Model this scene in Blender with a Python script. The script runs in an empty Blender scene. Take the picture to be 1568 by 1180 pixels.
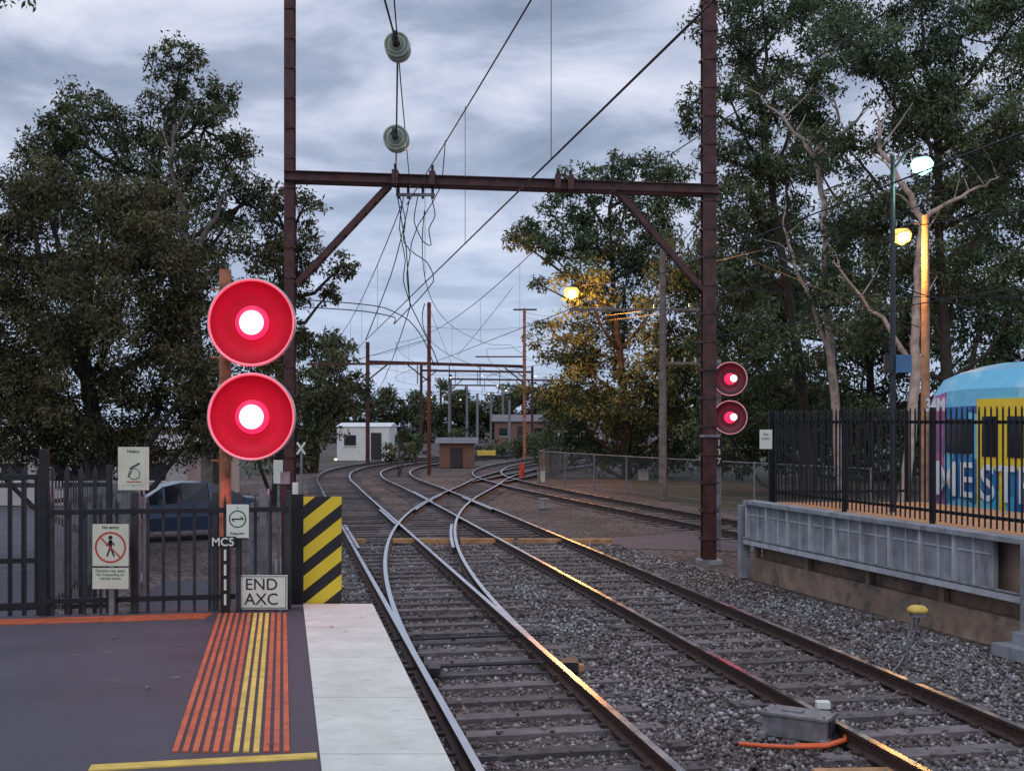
import bpy, math, random
import numpy as np
from mathutils import Vector, Matrix
random.seed(4); rng=np.random.default_rng(7)
sc=bpy.context.scene
CAMH=3.0; F=1800.0
def P(u,v,y): return Vector(((u-784)/F*y, y, CAMH-(v-645)/F*y))
# ------------------------------------------------------------ materials
def newmat(n):
    m=bpy.data.materials.new(n); m.use_nodes=True
    nt=m.node_tree; b=nt.nodes['Principled BSDF']; return m,nt,b
def mat(n,col,rough=.7,metal=0,var=.25,scale=6,bump=.0,bscale=40,island=0,spec=None,rvar=0,stain=None):
    m,nt,b=newmat(n); N=nt.nodes; K=nt.links
    tc=N.new('ShaderNodeTexCoord'); no=N.new('ShaderNodeTexNoise'); no.inputs['Scale'].default_value=scale; no.inputs['Detail'].default_value=6
    K.new(tc.outputs['Object'],no.inputs['Vector'])
    r=N.new('ShaderNodeMapRange'); r.inputs[1].default_value=.3; r.inputs[2].default_value=.7; r.inputs[3].default_value=1-var; r.inputs[4].default_value=1+var
    K.new(no.outputs[0],r.inputs[0]); fac=r.outputs[0]
    if island:
        g=N.new('ShaderNodeNewGeometry'); r2=N.new('ShaderNodeMapRange'); r2.inputs[3].default_value=1-island; r2.inputs[4].default_value=1+island
        K.new(g.outputs['Random Per Island'],r2.inputs[0]); mu=N.new('ShaderNodeMath'); mu.operation='MULTIPLY'; K.new(fac,mu.inputs[0]); K.new(r2.outputs[0],mu.inputs[1]); fac=mu.outputs[0]
    vm=N.new('ShaderNodeVectorMath'); vm.operation='SCALE'; vm.inputs[0].default_value=col[:3]; K.new(fac,vm.inputs['Scale'])
    out=vm.outputs[0]
    if stain:
        n3=N.new('ShaderNodeTexNoise'); n3.inputs['Scale'].default_value=stain[1]; n3.inputs['Detail'].default_value=7; n3.inputs['Roughness'].default_value=.65
        mp=N.new('ShaderNodeMapping'); mp.inputs['Scale'].default_value=stain[3]; K.new(tc.outputs['Object'],mp.inputs[0]); K.new(mp.outputs[0],n3.inputs['Vector'])
        rr=N.new('ShaderNodeMapRange'); rr.inputs[1].default_value=stain[2]; rr.inputs[2].default_value=stain[2]+.14; K.new(n3.outputs[0],rr.inputs[0])
        mx=N.new('ShaderNodeMix'); mx.data_type='RGBA'; K.new(rr.outputs[0],mx.inputs[0]); K.new(out,mx.inputs[6]); mx.inputs[7].default_value=(*stain[0],1); out=mx.outputs[2]
    K.new(out,b.inputs['Base Color'])
    b.inputs['Roughness'].default_value=rough; b.inputs['Metallic'].default_value=metal
    if rvar:
        r4=N.new('ShaderNodeMapRange'); r4.inputs[1].default_value=.35; r4.inputs[2].default_value=.65; r4.inputs[3].default_value=rough-rvar; r4.inputs[4].default_value=rough+rvar; K.new(no.outputs[0],r4.inputs[0]); K.new(r4.outputs[0],b.inputs['Roughness'])
    if spec is not None: b.inputs['Specular IOR Level'].default_value=spec
    if bump:
        n2=N.new('ShaderNodeTexNoise'); n2.inputs['Scale'].default_value=bscale; n2.inputs['Detail'].default_value=5; K.new(tc.outputs['Object'],n2.inputs['Vector'])
        bp=N.new('ShaderNodeBump'); bp.inputs['Strength'].default_value=bump; bp.inputs['Distance'].default_value=.02; K.new(n2.outputs[0],bp.inputs['Height']); K.new(bp.outputs[0],b.inputs['Normal'])
    return m
M={}
M['rail_top']=mat('polished_steel',(.70,.70,.72),.27,1,.15,3,rvar=.06)
M['rail_side']=mat('rusty_steel',(.06,.035,.028),.65,.2,.4,14,.4)
M['sleeper']=mat('weathered_timber',(.115,.10,.10),.7,0,.4,5,.9,22,island=.45,stain=((.20,.19,.20),3,.56,(1,5,1)))
M['mast']=mat('oxide_red_steel',(.075,.024,.022),.55,.1,.45,5,.3,30,stain=((.03,.015,.014),4,.55,(1,1,.4)))
M['wire']=mat('wire_copper_dark',(.022,.022,.028),.5,.5,.1)
M['asphalt']=mat('asphalt',(.070,.066,.084),.62,0,.25,1.3,.45,260,rvar=.12,stain=((.10,.095,.11),2.2,.60,(1,1,1)))
M['coping']=mat('painted_concrete_edge',(.72,.73,.64),.8,0,.12,4,.6,90,stain=((.50,.49,.43),7,.58,(1,3,1)))
M['concrete']=mat('concrete',(.27,.285,.31),.8,0,.3,3,.5,30,stain=((.17,.17,.175),2.5,.52,(2,2,.5)))
M['conc2']=mat('concrete_ribs',(.42,.44,.47),.8,0,.2,3,.4,30,stain=((.26,.26,.27),2.5,.55,(2,2,.5)))
M['footing']=mat('sandy_footing',(.30,.22,.165),.9,0,.35,4,.8,20,stain=((.13,.105,.09),2,.5,(1,1,1)))
M['orange']=mat('tactile_orange',(.56,.125,.045),.6,0,.25,9,island=.12,stain=((.25,.09,.05),9,.6,(1,1,1)))
M['yellow']=mat('tactile_yellow',(.74,.53,.10),.6,0,.2,9,island=.1,stain=((.40,.30,.11),9,.64,(1,1,1)))
M['black']=mat('black_paint',(.012,.012,.015),.45,.1,.3,10)
M['dgrey']=mat('dark_grey_steel',(.04,.04,.047),.5,.3,.3,8)
M['galv']=mat('galvanised_steel',(.22,.22,.235),.55,.4,.35,8)
M['mesh']=mat('mesh_wire_steel',(.10,.11,.11),.6,.3,.3,8)
M['white']=mat('sign_white',(.72,.74,.64),.5,0,.06,6)
M['cream']=mat('sign_cream',(.66,.65,.50),.5,0,.08,6)
M['red']=mat('sign_red',(.55,.05,.03),.5,0,.1)
M['green']=mat('sign_green',(.03,.16,.07),.5,0,.1)
M['rustpost']=mat('rust_post',(.42,.16,.085),.75,.1,.45,7,.5,40,stain=((.62,.44,.35),5,.6,(1,1,.5)))
M['wood']=mat('pole_timber',(.34,.20,.12),.85,0,.35,5,.5,30)
M['greywood']=mat('weathered_pole_timber',(.17,.14,.125),.85,0,.35,5,.5,30)
M['board']=mat('crossing_timber',(.48,.26,.115),.8,0,.35,5,.5,25)
M['glass']=mat('dark_glass',(.02,.025,.03),.08,0,.1)
M['insul']=mat('insulator_glaze',(.22,.26,.20),.3,0,.25)
M['insul2']=mat('insulator_rim',(.42,.46,.38),.3,0,.25)
M['plastic_or']=mat('orange_conduit',(.75,.14,.04),.5,0,.1)
M['bark']=mat('gum_bark',(.15,.125,.11),.85,0,.5,4,.5,15)
M['palebark']=mat('pale_gum_bark',(.40,.33,.29),.8,0,.4,3,.4,15,stain=((.16,.12,.10),2,.55,(1,1,.5)))
M['darkbark']=mat('dark_bark',(.045,.037,.033),.9,0,.4,5,.5,15)
M['carpaint']=mat('car_paint_blue',(.07,.10,.17),.22,.3,.05)
M['tyre']=mat('tyre_rubber',(.02,.02,.02),.8)
M['wallw']=mat('rendered_wall',(.5,.47,.46),.8,0,.1,2)
M['hutw']=mat('white_cladding',(.75,.75,.72),.6,0,.08,2)
M['roof']=mat('metal_roof',(.16,.14,.15),.5,.3,.2,2)
M['brick']=mat('brick_brown',(.20,.11,.085),.85,0,.3,12)
M['warmpave']=mat('platform_brick_paving',(.52,.25,.12),.8,0,.3,10)
M['tcyan']=mat('train_roof_cyan',(.16,.52,.74),.35,.1,.05,stain=((.38,.66,.80),1.3,.52,(1,1,1)))
M['tyell']=mat('train_door_yellow',(.90,.62,.04),.4,0,.05)
M['twhite']=mat('train_white',(.8,.85,.9),.4,0,.05)
M['tnose']=mat('train_nose_purple',(.26,.13,.30),.3,.1,.1,stain=((.62,.18,.32),1.5,.50,(1,1,1)))
M['tblue']=mat('train_sign_blue',(.06,.16,.32),.4,0,.1)
def emis(n,c,s,base=None):
    m,nt,b=newmat(n); b.inputs['Base Color'].default_value=(*(base or c),1); b.inputs['Emission Color'].default_value=(*c,1); b.inputs['Emission Strength'].default_value=s; return m
M['lampor']=emis('sodium_lamp',(1,.42,.07),2.6)
M['lamporc']=emis('sodium_lamp_core',(1,.66,.28),6)
M['lampwh']=emis('led_lamp',(.35,1,.72),3)
M['lampdist']=emis('distant_lamp',(1,.85,.6),1.3)
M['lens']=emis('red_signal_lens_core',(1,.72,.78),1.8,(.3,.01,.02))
M['lensglow']=emis('red_lens_glow',(1,.025,.12),1.15,(.3,.01,.02))  # lamp's red halo put into an emissive surface around the core
M['disc']=mat('signal_target_face',(.17,.006,.024),.5,0,.15,3,spec=.2)
M['rim']=mat('signal_target_rim',(.60,.46,.46),.4,.2,.15)
m,nt,b=newmat('train_livery'); N=nt.nodes;K=nt.links; M['tbody']=m
tc=N.new('ShaderNodeTexCoord'); vo=N.new('ShaderNodeTexVoronoi'); vo.inputs['Scale'].default_value=1.3; K.new(tc.outputs['Object'],vo.inputs['Vector'])
se=N.new('ShaderNodeSeparateColor'); K.new(vo.outputs['Color'],se.inputs[0]); cr=N.new('ShaderNodeValToRGB'); cr.color_ramp.interpolation='CONSTANT'
els=cr.color_ramp.elements; els[0].position=0; els[0].color=(.03,.22,.50,1); els[1].position=.3; els[1].color=(.05,.42,.72,1)
e=els.new(.6); e.color=(.18,.60,.82,1); e=els.new(.85); e.color=(.03,.13,.38,1)
K.new(se.outputs[0],cr.inputs[0]); K.new(cr.outputs[0],b.inputs['Base Color']); b.inputs['Roughness'].default_value=.35
m,nt,b=newmat('hazard_stripes'); N=nt.nodes;K=nt.links; M['chev']=m
tc=N.new('ShaderNodeTexCoord'); sx=N.new('ShaderNodeSeparateXYZ'); K.new(tc.outputs['Object'],sx.inputs[0])
def mnode(N,K,op,a,b_=None):
    n=N.new('ShaderNodeMath');n.operation=op
    for i,q in enumerate((a,b_)):
        if q is None:continue
        if isinstance(q,(int,float)):n.inputs[i].default_value=q
        else:K.new(q,n.inputs[i])
    return n.outputs[0]
g=mnode(N,K,'GREATER_THAN',mnode(N,K,'FRACT',mnode(N,K,'DIVIDE',mnode(N,K,'ADD',mnode(N,K,'SUBTRACT',sx.outputs[2],mnode(N,K,'MULTIPLY',sx.outputs[0],.8)),5.02),.272)),.47)
mx=N.new('ShaderNodeMix');mx.data_type='RGBA';mx.inputs[6].default_value=(.012,.012,.015,1);mx.inputs[7].default_value=(.76,.56,.03,1);K.new(g,mx.inputs[0]);K.new(mx.outputs[2],b.inputs['Base Color']);b.inputs['Roughness'].default_value=.4
def brownmix(N,K,tc,col,lo=(.50,.40,.34),hi=(1.1,1.06,1.06),scale=.45):
    no=N.new('ShaderNodeTexNoise');no.inputs['Scale'].default_value=scale;no.inputs['Detail'].default_value=7;K.new(tc,no.inputs['Vector'])
    c2=N.new('ShaderNodeValToRGB');e=c2.color_ramp.elements;e[0].position=.40;e[0].color=(*lo,1);e[1].position=.62;e[1].color=(*hi,1)
    K.new(no.outputs[0],c2.inputs[0])
    mx=N.new('ShaderNodeMix');mx.data_type='RGBA';mx.blend_type='MULTIPLY';mx.inputs[0].default_value=1;K.new(col,mx.inputs[6]);K.new(c2.outputs[0],mx.inputs[7]);return mx.outputs[2]
m,nt,b=newmat('ballast_stone');N=nt.nodes;K=nt.links;M['stone']=m
gg=N.new('ShaderNodeNewGeometry');cr=N.new('ShaderNodeValToRGB');e=cr.color_ramp.elements
e[0].color=(.06,.055,.055,1);e[1].color=(.48,.50,.53,1)
x=e.new(.35);x.color=(.135,.125,.125,1);x=e.new(.8);x.color=(.245,.245,.255,1)
K.new(gg.outputs['Random Per Island'],cr.inputs[0]);tc=N.new('ShaderNodeTexCoord')
K.new(brownmix(N,K,tc.outputs['Object'],cr.outputs[0],(.76,.65,.58)),b.inputs['Base Color']);b.inputs['Roughness'].default_value=.75
m,nt,b=newmat('ground_ballast');N=nt.nodes;K=nt.links;M['ground']=m
tc=N.new('ShaderNodeTexCoord')
vo=N.new('ShaderNodeTexVoronoi');vo.inputs['Scale'].default_value=14;K.new(tc.outputs['Object'],vo.inputs['Vector'])
se=N.new('ShaderNodeSeparateColor');K.new(vo.outputs['Color'],se.inputs[0])
cr=N.new('ShaderNodeValToRGB');e=cr.color_ramp.elements;e[0].color=(.035,.03,.028,1);e[1].color=(.23,.21,.20,1);x=e.new(.6);x.color=(.10,.088,.082,1)
K.new(se.outputs[0],cr.inputs[0]);K.new(brownmix(N,K,tc.outputs['Object'],cr.outputs[0],(.7,.60,.54),(1.2,1.1,1.03),.3),b.inputs['Base Color']);b.inputs['Roughness'].default_value=.9
bp=N.new('ShaderNodeBump');bp.inputs['Strength'].default_value=.9;bp.inputs['Distance'].default_value=.04;bp.invert=True;K.new(vo.outputs['Distance'],bp.inputs['Height']);K.new(bp.outputs[0],b.inputs['Normal'])
M['grass']=mat('rough_grass',(.055,.058,.036),.95,0,.4,.8,.8,9)
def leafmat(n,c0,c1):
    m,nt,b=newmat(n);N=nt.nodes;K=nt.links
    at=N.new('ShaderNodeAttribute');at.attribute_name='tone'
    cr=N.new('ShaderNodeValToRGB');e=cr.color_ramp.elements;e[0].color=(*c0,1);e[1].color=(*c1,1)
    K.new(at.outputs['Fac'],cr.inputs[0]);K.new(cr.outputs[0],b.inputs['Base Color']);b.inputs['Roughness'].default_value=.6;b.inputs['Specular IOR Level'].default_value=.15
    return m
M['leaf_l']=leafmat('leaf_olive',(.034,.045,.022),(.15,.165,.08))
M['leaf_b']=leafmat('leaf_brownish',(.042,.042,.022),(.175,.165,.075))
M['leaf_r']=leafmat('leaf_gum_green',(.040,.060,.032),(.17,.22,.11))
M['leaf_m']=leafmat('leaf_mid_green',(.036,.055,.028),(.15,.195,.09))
# ------------------------------------------------------------ mesh builder
class MB:
    def __init__(s): s.v=[];s.f=[];s.m=[];s.sm=[];s.mats=[];s.T=Matrix.Identity(4)
    def mi(s,k):
        if k not in s.mats:s.mats.append(k)
        return s.mats.index(k)
    def add(s,vs,fs,k,smooth=False):
        b=len(s.v); s.v+= [tuple(s.T@Vector(v)) for v in vs]; i=s.mi(k)
        for f in fs: s.f.append([b+j for j in f]); s.m.append(i); s.sm.append(smooth)
    def box(s,c,d,k,rz=0,ry=0,rx=0):
        R=Matrix.Rotation(rz,4,'Z')@Matrix.Rotation(ry,4,'Y')@Matrix.Rotation(rx,4,'X'); c=Vector(c)
        vs=[c+R@Vector((x*d[0]/2,y*d[1]/2,z*d[2]/2)) for x in(-1,1) for y in(-1,1) for z in(-1,1)]
        s.add(vs,[(0,1,3,2),(4,6,7,5),(0,4,5,1),(2,3,7,6),(0,2,6,4),(1,5,7,3)],k)
    def beam(s,a,b,w,h,k,up=(0,0,1)):
        a=Vector(a);b=Vector(b);t=(b-a).normalized();n=t.cross(Vector(up))
        if n.length<1e-4:n=Vector((1,0,0))
        n.normalize();u=n.cross(t).normalized()
        vs=[p+n*x*w/2+u*y*h/2 for p in(a,b) for x in(-1,1) for y in(-1,1)]
        s.add(vs,[(0,1,3,2),(4,6,7,5),(0,4,5,1),(2,3,7,6),(0,2,6,4),(1,5,7,3)],k)
    def tube(s,pts,r,k,n=6,cap=True):
        pts=[Vector(p) for p in pts]; rs=r if isinstance(r,(list,tuple)) else [r]*len(pts); vs=[];prev=None
        for i,p in enumerate(pts):
            t=(pts[min(i+1,len(pts)-1)]-pts[max(i-1,0)])
            if t.length<1e-6:t=Vector((0,0,1))
            t.normalize()
            if prev is None: prev=t.orthogonal().normalized()
            prev=(prev-t*prev.dot(t))
            if prev.length<1e-5:prev=t.orthogonal()
            prev.normalize();q=t.cross(prev)
            for j in range(n):
                a=2*math.pi*j/n; vs.append(p+(prev*math.cos(a)+q*math.sin(a))*rs[i])
        fs=[(i*n+j,i*n+(j+1)%n,(i+1)*n+(j+1)%n,(i+1)*n+j) for i in range(len(pts)-1) for j in range(n)]
        s.add(vs,fs,k,n>4)
        if cap:
            s.add(vs[:n],[tuple(range(n))[::-1]],k); s.add(vs[-n:],[tuple(range(n))],k)
    def lathe(s,c,axis,prof,k,n=24):
        s.tube_prof(Vector(c),Vector(axis).normalized(),prof,k,n)
    def tube_prof(s,c,ax,prof,k,n):
        u=ax.orthogonal().normalized();w=ax.cross(u);vs=[]
        for d,r in prof:
            for j in range(n):
                a=2*math.pi*j/n;vs.append(c+ax*d+(u*math.cos(a)+w*math.sin(a))*max(r,1e-4))
        fs=[(i*n+j,i*n+(j+1)%n,(i+1)*n+(j+1)%n,(i+1)*n+j) for i in range(len(prof)-1) for j in range(n)]
        s.add(vs,fs,k,True)
    def build(s,name,bevel=0,origin=None):
        me=bpy.data.meshes.new(name); V=np.array(s.v)
        if origin is None: o=np.array([(V[:,0].min()+V[:,0].max())/2,(V[:,1].min()+V[:,1].max())/2,V[:,2].min()])
        else:o=np.array(origin)
        me.from_pydata((V-o).tolist(),[],s.f)
        for k in s.mats: me.materials.append(M[k])
        me.polygons.foreach_set('material_index',s.m); me.polygons.foreach_set('use_smooth',s.sm); me.update()
        ob=bpy.data.objects.new(name,me); ob.location=o; sc.collection.objects.link(ob)
        if bevel:
            bv=ob.modifiers.new('bevel','BEVEL');bv.width=bevel;bv.segments=2;bv.limit_method='ANGLE'
        return ob
def text(parent,name,body,loc,size,k,rot=(math.pi/2,0,0),bold=0):
    cu=bpy.data.curves.new(name,'FONT');cu.body=body;cu.size=size;cu.align_x='CENTER';cu.align_y='CENTER';cu.extrude=.001;cu.offset=bold
    cu.materials.append(M[k]);o=bpy.data.objects.new(name,cu);sc.collection.objects.link(o);o.rotation_euler=rot
    o.parent=parent;o.location=Vector(loc)-parent.location
    return o
def npmesh(name,V,Fc,mats,tone=None,parent=None):
    me=bpy.data.meshes.new(name);k=Fc.shape[1];n=len(Fc)
    me.vertices.add(len(V));me.vertices.foreach_set('co',V.astype(np.float32).ravel())
    me.loops.add(n*k);me.loops.foreach_set('vertex_index',Fc.astype(np.int32).ravel())
    me.polygons.add(n);me.polygons.foreach_set('loop_start',np.arange(0,n*k,k,dtype=np.int32))
    me.update(calc_edges=True)
    if tone is not None:
        a=me.attributes.new('tone','FLOAT','FACE');a.data.foreach_set('value',tone.astype(np.float32))
    for x in mats: me.materials.append(x)
    ob=bpy.data.objects.new(name,me);sc.collection.objects.link(ob)
    if parent:ob.parent=parent
    return ob
# ------------------------------------------------------------ track paths
def hermite(pts):
    Y=np.array([p[0] for p in pts],float);X=np.array([p[1] for p in pts],float)
    m=np.gradient(X,Y)
    def f(y):
        y=np.asarray(y,float);i=np.clip(np.searchsorted(Y,y)-1,0,len(Y)-2);h=Y[i+1]-Y[i];t=(y-Y[i])/h
        return (2*t**3-3*t**2+1)*X[i]+(t**3-2*t**2+t)*h*m[i]+(-2*t**3+3*t**2)*X[i+1]+(t**3-t**2)*h*m[i+1]
    return f
SL=.195
fA=hermite([(2,2.42-SL*2),(10,2.42-SL*10),(20,2.42-SL*20),(30,2.42-SL*30),(38,2.42-SL*38),(50,-7.3),(60,-9.1),(68,-9.9),(76,-9.7),(86,-7.9),(100,-3.5),(120,4.5),(140,14)])
fC=hermite([(2,6.05-SL*2),(10,6.05-SL*10),(20,6.05-SL*20),(30,6.05-SL*30),(40,6.05-SL*40),(50,-3.75),(60,-5.8),(67,-6.6),(75,-6.4),(86,-4.5),(100,0),(120,8),(140,17.5)])
def dB(y): 
    y=np.asarray(y,float);return np.where(y<46,.0043*np.maximum(y-13.5,0)**2,.0043*32.5**2+.28*(y-46))
_b=hermite([(46,float(2.42+dB(46)-SL*46)),(52,float(2.42+dB(52)-SL*52)),(60,-.9),(75,1.6),(90,5.5),(110,13),(130,22)])
def fB(y):
    y=np.asarray(y,float);return np.where(y<46,2.42+dB(y)-SL*y,_b(np.maximum(y,46)))
fD=hermite([(12,11.4),(20,9.4),(28,7.2),(34,5.5),(44,2.7),(54,.2),(62,-1.2),(72,-1.2),(84,.8),(100,6),(120,14)])
fE=hermite([(56,-1.1),(70,2.2),(85,7),(100,13),(115,20)])
prof=[(-.07,0),(.07,0),(.07,.012),(.012,.03),(.012,.11),(.036,.118),(.036,.15),(-.036,.15),(-.036,.118),(-.012,.11),(-.012,.03),(-.07,.012)]
def rails(B,f,y0,y1,offs,dz=0,st=.6):
    ys=np.arange(y0,y1+1e-6,st);xs=f(ys);dx=(f(ys+.05)-f(ys-.05))/.1
    l=np.sqrt(1+dx*dx);n=np.stack([1/l,-dx/l],1);q=len(prof)
    for off in offs:
        vs=[]
        for i in range(len(ys)):
            for(u,z) in prof: vs.append((xs[i]+n[i,0]*(off+u),ys[i]+n[i,1]*(off+u),.02+z+dz))
        top=[];sd=[]
        for i in range(len(ys)-1):
            for j in range(q):
                fc=(i*q+j,(i+1)*q+j,(i+1)*q+(j+1)%q,i*q+(j+1)%q)
                (top if j==6 else sd).append(fc)
        B.add(vs,top,'rail_top');B.add(vs,sd,'rail_side');B.add(vs[:q],[tuple(range(q))],'rail_side');B.add(vs[-q:],[tuple(range(q))],'rail_side')
def track(f,y0,y1,dz=0,sl0=None,ext=None,clips=True,slz=0,checks=()):
    B=MB();rails(B,f,y0,y1,(-.8,.8),dz)
    for(a,b_,o) in checks: rails(B,f,a,b_,(o,),dz-.004)
    yy=np.arange(y0,y1,.01);xx=f(yy);arc=np.concatenate([[0],np.cumsum(np.hypot(np.diff(xx),np.diff(yy)))])
    for k in range(int(arc[-1]/.68)):
        a=k*.68;y=float(np.interp(a,arc,yy));x=float(f(y))
        if sl0 and y<sl0:continue
        dx=float((f(y+.05)-f(y-.05))/.1);ln=2.6;sh=0
        if ext and ext[0]<y<ext[1]:
            e=float(dB(y))+.15;ln+=e;sh=e/2
        nx,ny=1/math.hypot(1,dx),-dx/math.hypot(1,dx)
        sh+=random.uniform(-.05,.05);rz=math.atan2(ny,nx)+random.uniform(-.01,.01)
        B.box((x+nx*sh,y+ny*sh,-.06+slz+random.uniform(-.006,.004)),(ln,.235+random.uniform(-.025,.025),.155),'sleeper',rz=rz)
        if clips and y<34:
            for off in(-.8,.8):
                for q in(-.1,.1): B.box((x+nx*(off+q),y+ny*(off+q),.035),(.07,.1,.03),'rail_side',rz=rz)
                if ext and ext[0]<y<24: B.box((x+nx*(off*.86),y+ny*(off*.86),.075),(.05,.06,.06),'rail_side',rz=rz)
    return B.build('railway_track',origin=(0,0,0))
track(fA,2,138,0,ext=(13,31),checks=((26.5,33,-.70),(32.5,38,.7)))
track(fC,2,138,0,slz=.002,checks=((38,44,.7),(42,48,-.7)))
track(fB,13.6,128,-.004,sl0=31,slz=-.006,clips=False,checks=((26.5,33,.70),(38,46,-.7)))
track(fD,12,118,-.008,slz=-.010,clips=False)
track(fE,56,112,-.011,slz=-.013,clips=False)
B=MB()
for y in(14.2,16.0):
    x=float(fA(y));B.tube([(x-1.1,y-.2,.06),(x+1.2,y+.25,.06)],.02,'dgrey')
B.box((float(fA(13.9))-.62,13.8,.09),(.14,.26,.08),'dgrey');B.box((float(fA(13.9))+.98,14.1,.08),(.2,.3,.12),'dgrey')
B.build('point_rodding')
# ------------------------------------------------------------ ground + paths
B=MB();B.add([(-400,-60,-.03),(400,-60,-.03),(400,700,-.03),(-400,700,-.03)],[(0,1,2,3)],'ground');B.build('ground',origin=(0,0,-.03))
B=MB();B.add([(1.9,28.2,-.02),(9,26.3,-.02),(9,31,-.02),(5,32,-.02),(2.2,30.2,-.02)],[(0,1,2,3,4)],'asphalt');B.build('crossing_path')
B=MB();B.add([(-40,14,-.022),(-6.5,14,-.022),(-10.5,32,-.022),(-14,60,-.022),(-50,60,-.022)],[(0,1,2,3,4)],'asphalt');B.build('car_park')
B=MB();B.add([(9,34,-.024),(60,30,-.024),(120,160,-.024),(8,90,-.024),(5.2,48,-.024)],[(0,1,2,3,4)],'grass');B.add([(-15,60,-.024),(-13,100,-.024),(-60,140,-.024),(-90,60,-.024)],[(0,1,2,3)],'grass');B.build('grass_verge')
B=MB()
for a,b_ in((-3.95,-3.6),(-2.93,-1.42),(-1.27,.05)): 
    B.box(((a+b_)/2,28.9+.02*(a+b_)/2,.06),(b_-a,.16,.14),'board')
B.box((1.3,28.98,.05),(2.3,.17,.13),'board');B.build('crossing_timber_board',bevel=.01)
def ballast():
    oc=np.array([[1,0,0],[-1,0,0],[0,1,0],[0,-1,0],[0,0,1],[0,0,-1]],float)
    fc=np.array([[0,2,4],[2,1,4],[1,3,4],[3,0,4],[2,0,5],[1,2,5],[3,1,5],[0,3,5]])
    n=170000;y=9.2+(rng.random(n)**1.25)*21;x=(rng.random(n)-.5)*20
    u=x/y*F+784; s=x+SL*y
    keep=(u>490)&(u<1640)&(s>.95)&(x+.284*y<10.75)
    inA=np.zeros(n,bool)
    for f,ymin in((fA,0),(fC,0),(fB,13.6)):
        d=(x-f(y))*.98
        for o in(-.8,.8): keep&=~((abs(d-o)<.09)&(y>ymin))
        if f is fA: inA=(abs(d)<.8)&(y<27)
    tx,ty=-.1914,.9815;a=x*tx+y*ty
    onS=np.zeros(n,bool)
    for f,s0 in((fA,2.42),(fC,6.05)):
        a0=float(f(2))*tx+2*ty;ph=((a-a0+.34)%.68)-.34;d=(x-f(y))*.98
        r=1.33+(np.where((y>13)&(y<31),dB(y)+.15,0) if s0<3 else 0)
        onS|=(abs(ph)<.13)&(d>-1.33)&(d<r)
    pr=np.where(inA,.03,.09);keep&=~(onS&(rng.random(n)>pr))
    dens=np.clip(1.25-(y-9)/26,.25,1);keep&=rng.random(n)<dens
    x,y,onS,inA=x[keep],y[keep],onS[keep],inA[keep];n=len(x)
    z=np.where(onS,.03,rng.uniform(-.035,.005,n))-np.where(inA&~onS,.02,0)
    sz=rng.uniform(.015,.042,n)*(1+.012*(y-9));S=sz[:,None,None]*rng.uniform(.55,1.25,(n,6,1))
    th=rng.random(n)*6.28;ph=rng.uniform(-.8,.8,n);c,s_=np.cos(th),np.sin(th);cp,sp=np.cos(ph),np.sin(ph)
    V=oc[None]*S; X=V[:,:,0]*cp[:,None]+V[:,:,2]*sp[:,None];Z=-V[:,:,0]*sp[:,None]+V[:,:,2]*cp[:,None];Yv=V[:,:,1]
    V=np.stack([X*c[:,None]-Yv*s_[:,None]+x[:,None],X*s_[:,None]+Yv*c[:,None]+y[:,None],Z*.8+z[:,None]],2).reshape(-1,3)
    Fc=(fc[None]+(np.arange(n)*6)[:,None,None]).reshape(-1,3)
    npmesh('ballast_stones',V,Fc,[M['stone']]);print('stones',n)
ballast()
# ------------------------------------------------------------ near platform
def S(s,y,z): return (s-SL*y,y,z)
def endY(x): return 11.47+.2*x
B=MB()
zt=1.25
top=[S(.80,-4,zt),(-1.38,endY(-1.38),zt),(-12,endY(-12),zt),(-12,-4,zt)]
bot=[(p[0],p[1],-.03) for p in top]
B.add(top,[(0,1,2,3)],'asphalt');B.add(top+bot,[(0,4,5,1),(1,5,6,2)],'concrete')
B.build('railway_platform')
B=MB()
for i in range(12):
    y0=-4+i*1.272;y1=y0+1.266
    B.add([S(.195,y0,1.256),S(.86,y0,1.256),S(.86,y1,1.256),S(.195,y1,1.256),S(.86,y0,1.14),S(.86,y1,1.14),S(.803,y0,1.14),S(.803,y1,1.14),S(.195,y1,1.252),S(.195,y0,1.252)],[(0,1,2,3),(1,4,5,2),(4,6,7,5),(2,5,7,8,3),(0,3,8,9)],'coping')
B.build('platform_edge_coping')
B=MB()
ss=np.linspace(-.57,.02,12)
for i,s0 in enumerate(ss):
    k='yellow' if i in(6,7,8) else 'orange'
    y=6.22
    while y<10.7:
        y2=min(y+.45,10.75);a,b_=S(float(s0),y,0),S(float(s0),y2-.006,0);B.beam((a[0],a[1],1.254),(b_[0],b_[1],1.254),.031,.009,k);y=y2
for j in range(6):
    o=.22+j*.052;x=-9
    while x<-2.75:
        x2=min(x+.45,-2.72);B.beam((x,endY(x)-o,1.254),(x2-.006,endY(x2)-o,1.254),.026,.009,'orange');x=x2
B.beam((-2.13,5.93,1.2535),(-1.02,6.15,1.2535),.10,.007,'yellow')
B.build('tactile_paving')
B=MB()
for i in range(26):
    x=random.uniform(-4.5,-.9);y=random.uniform(6.2,10.6);r_=random.uniform(.01,.025);a=random.random()*3
    B.add([(x+r_*2*math.cos(a),y+r_*2*math.sin(a),1.268),(x-r_*.5*math.sin(a),y+r_*.5*math.cos(a),1.266),(x-r_*2*math.cos(a),y-r_*2*math.sin(a),1.264),(x+r_*.5*math.sin(a),y-r_*.5*math.cos(a),1.266)],[(0,1,2,3)],random.choice(['board','bark','greywood']))
B.build('fallen_leaves')
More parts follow.
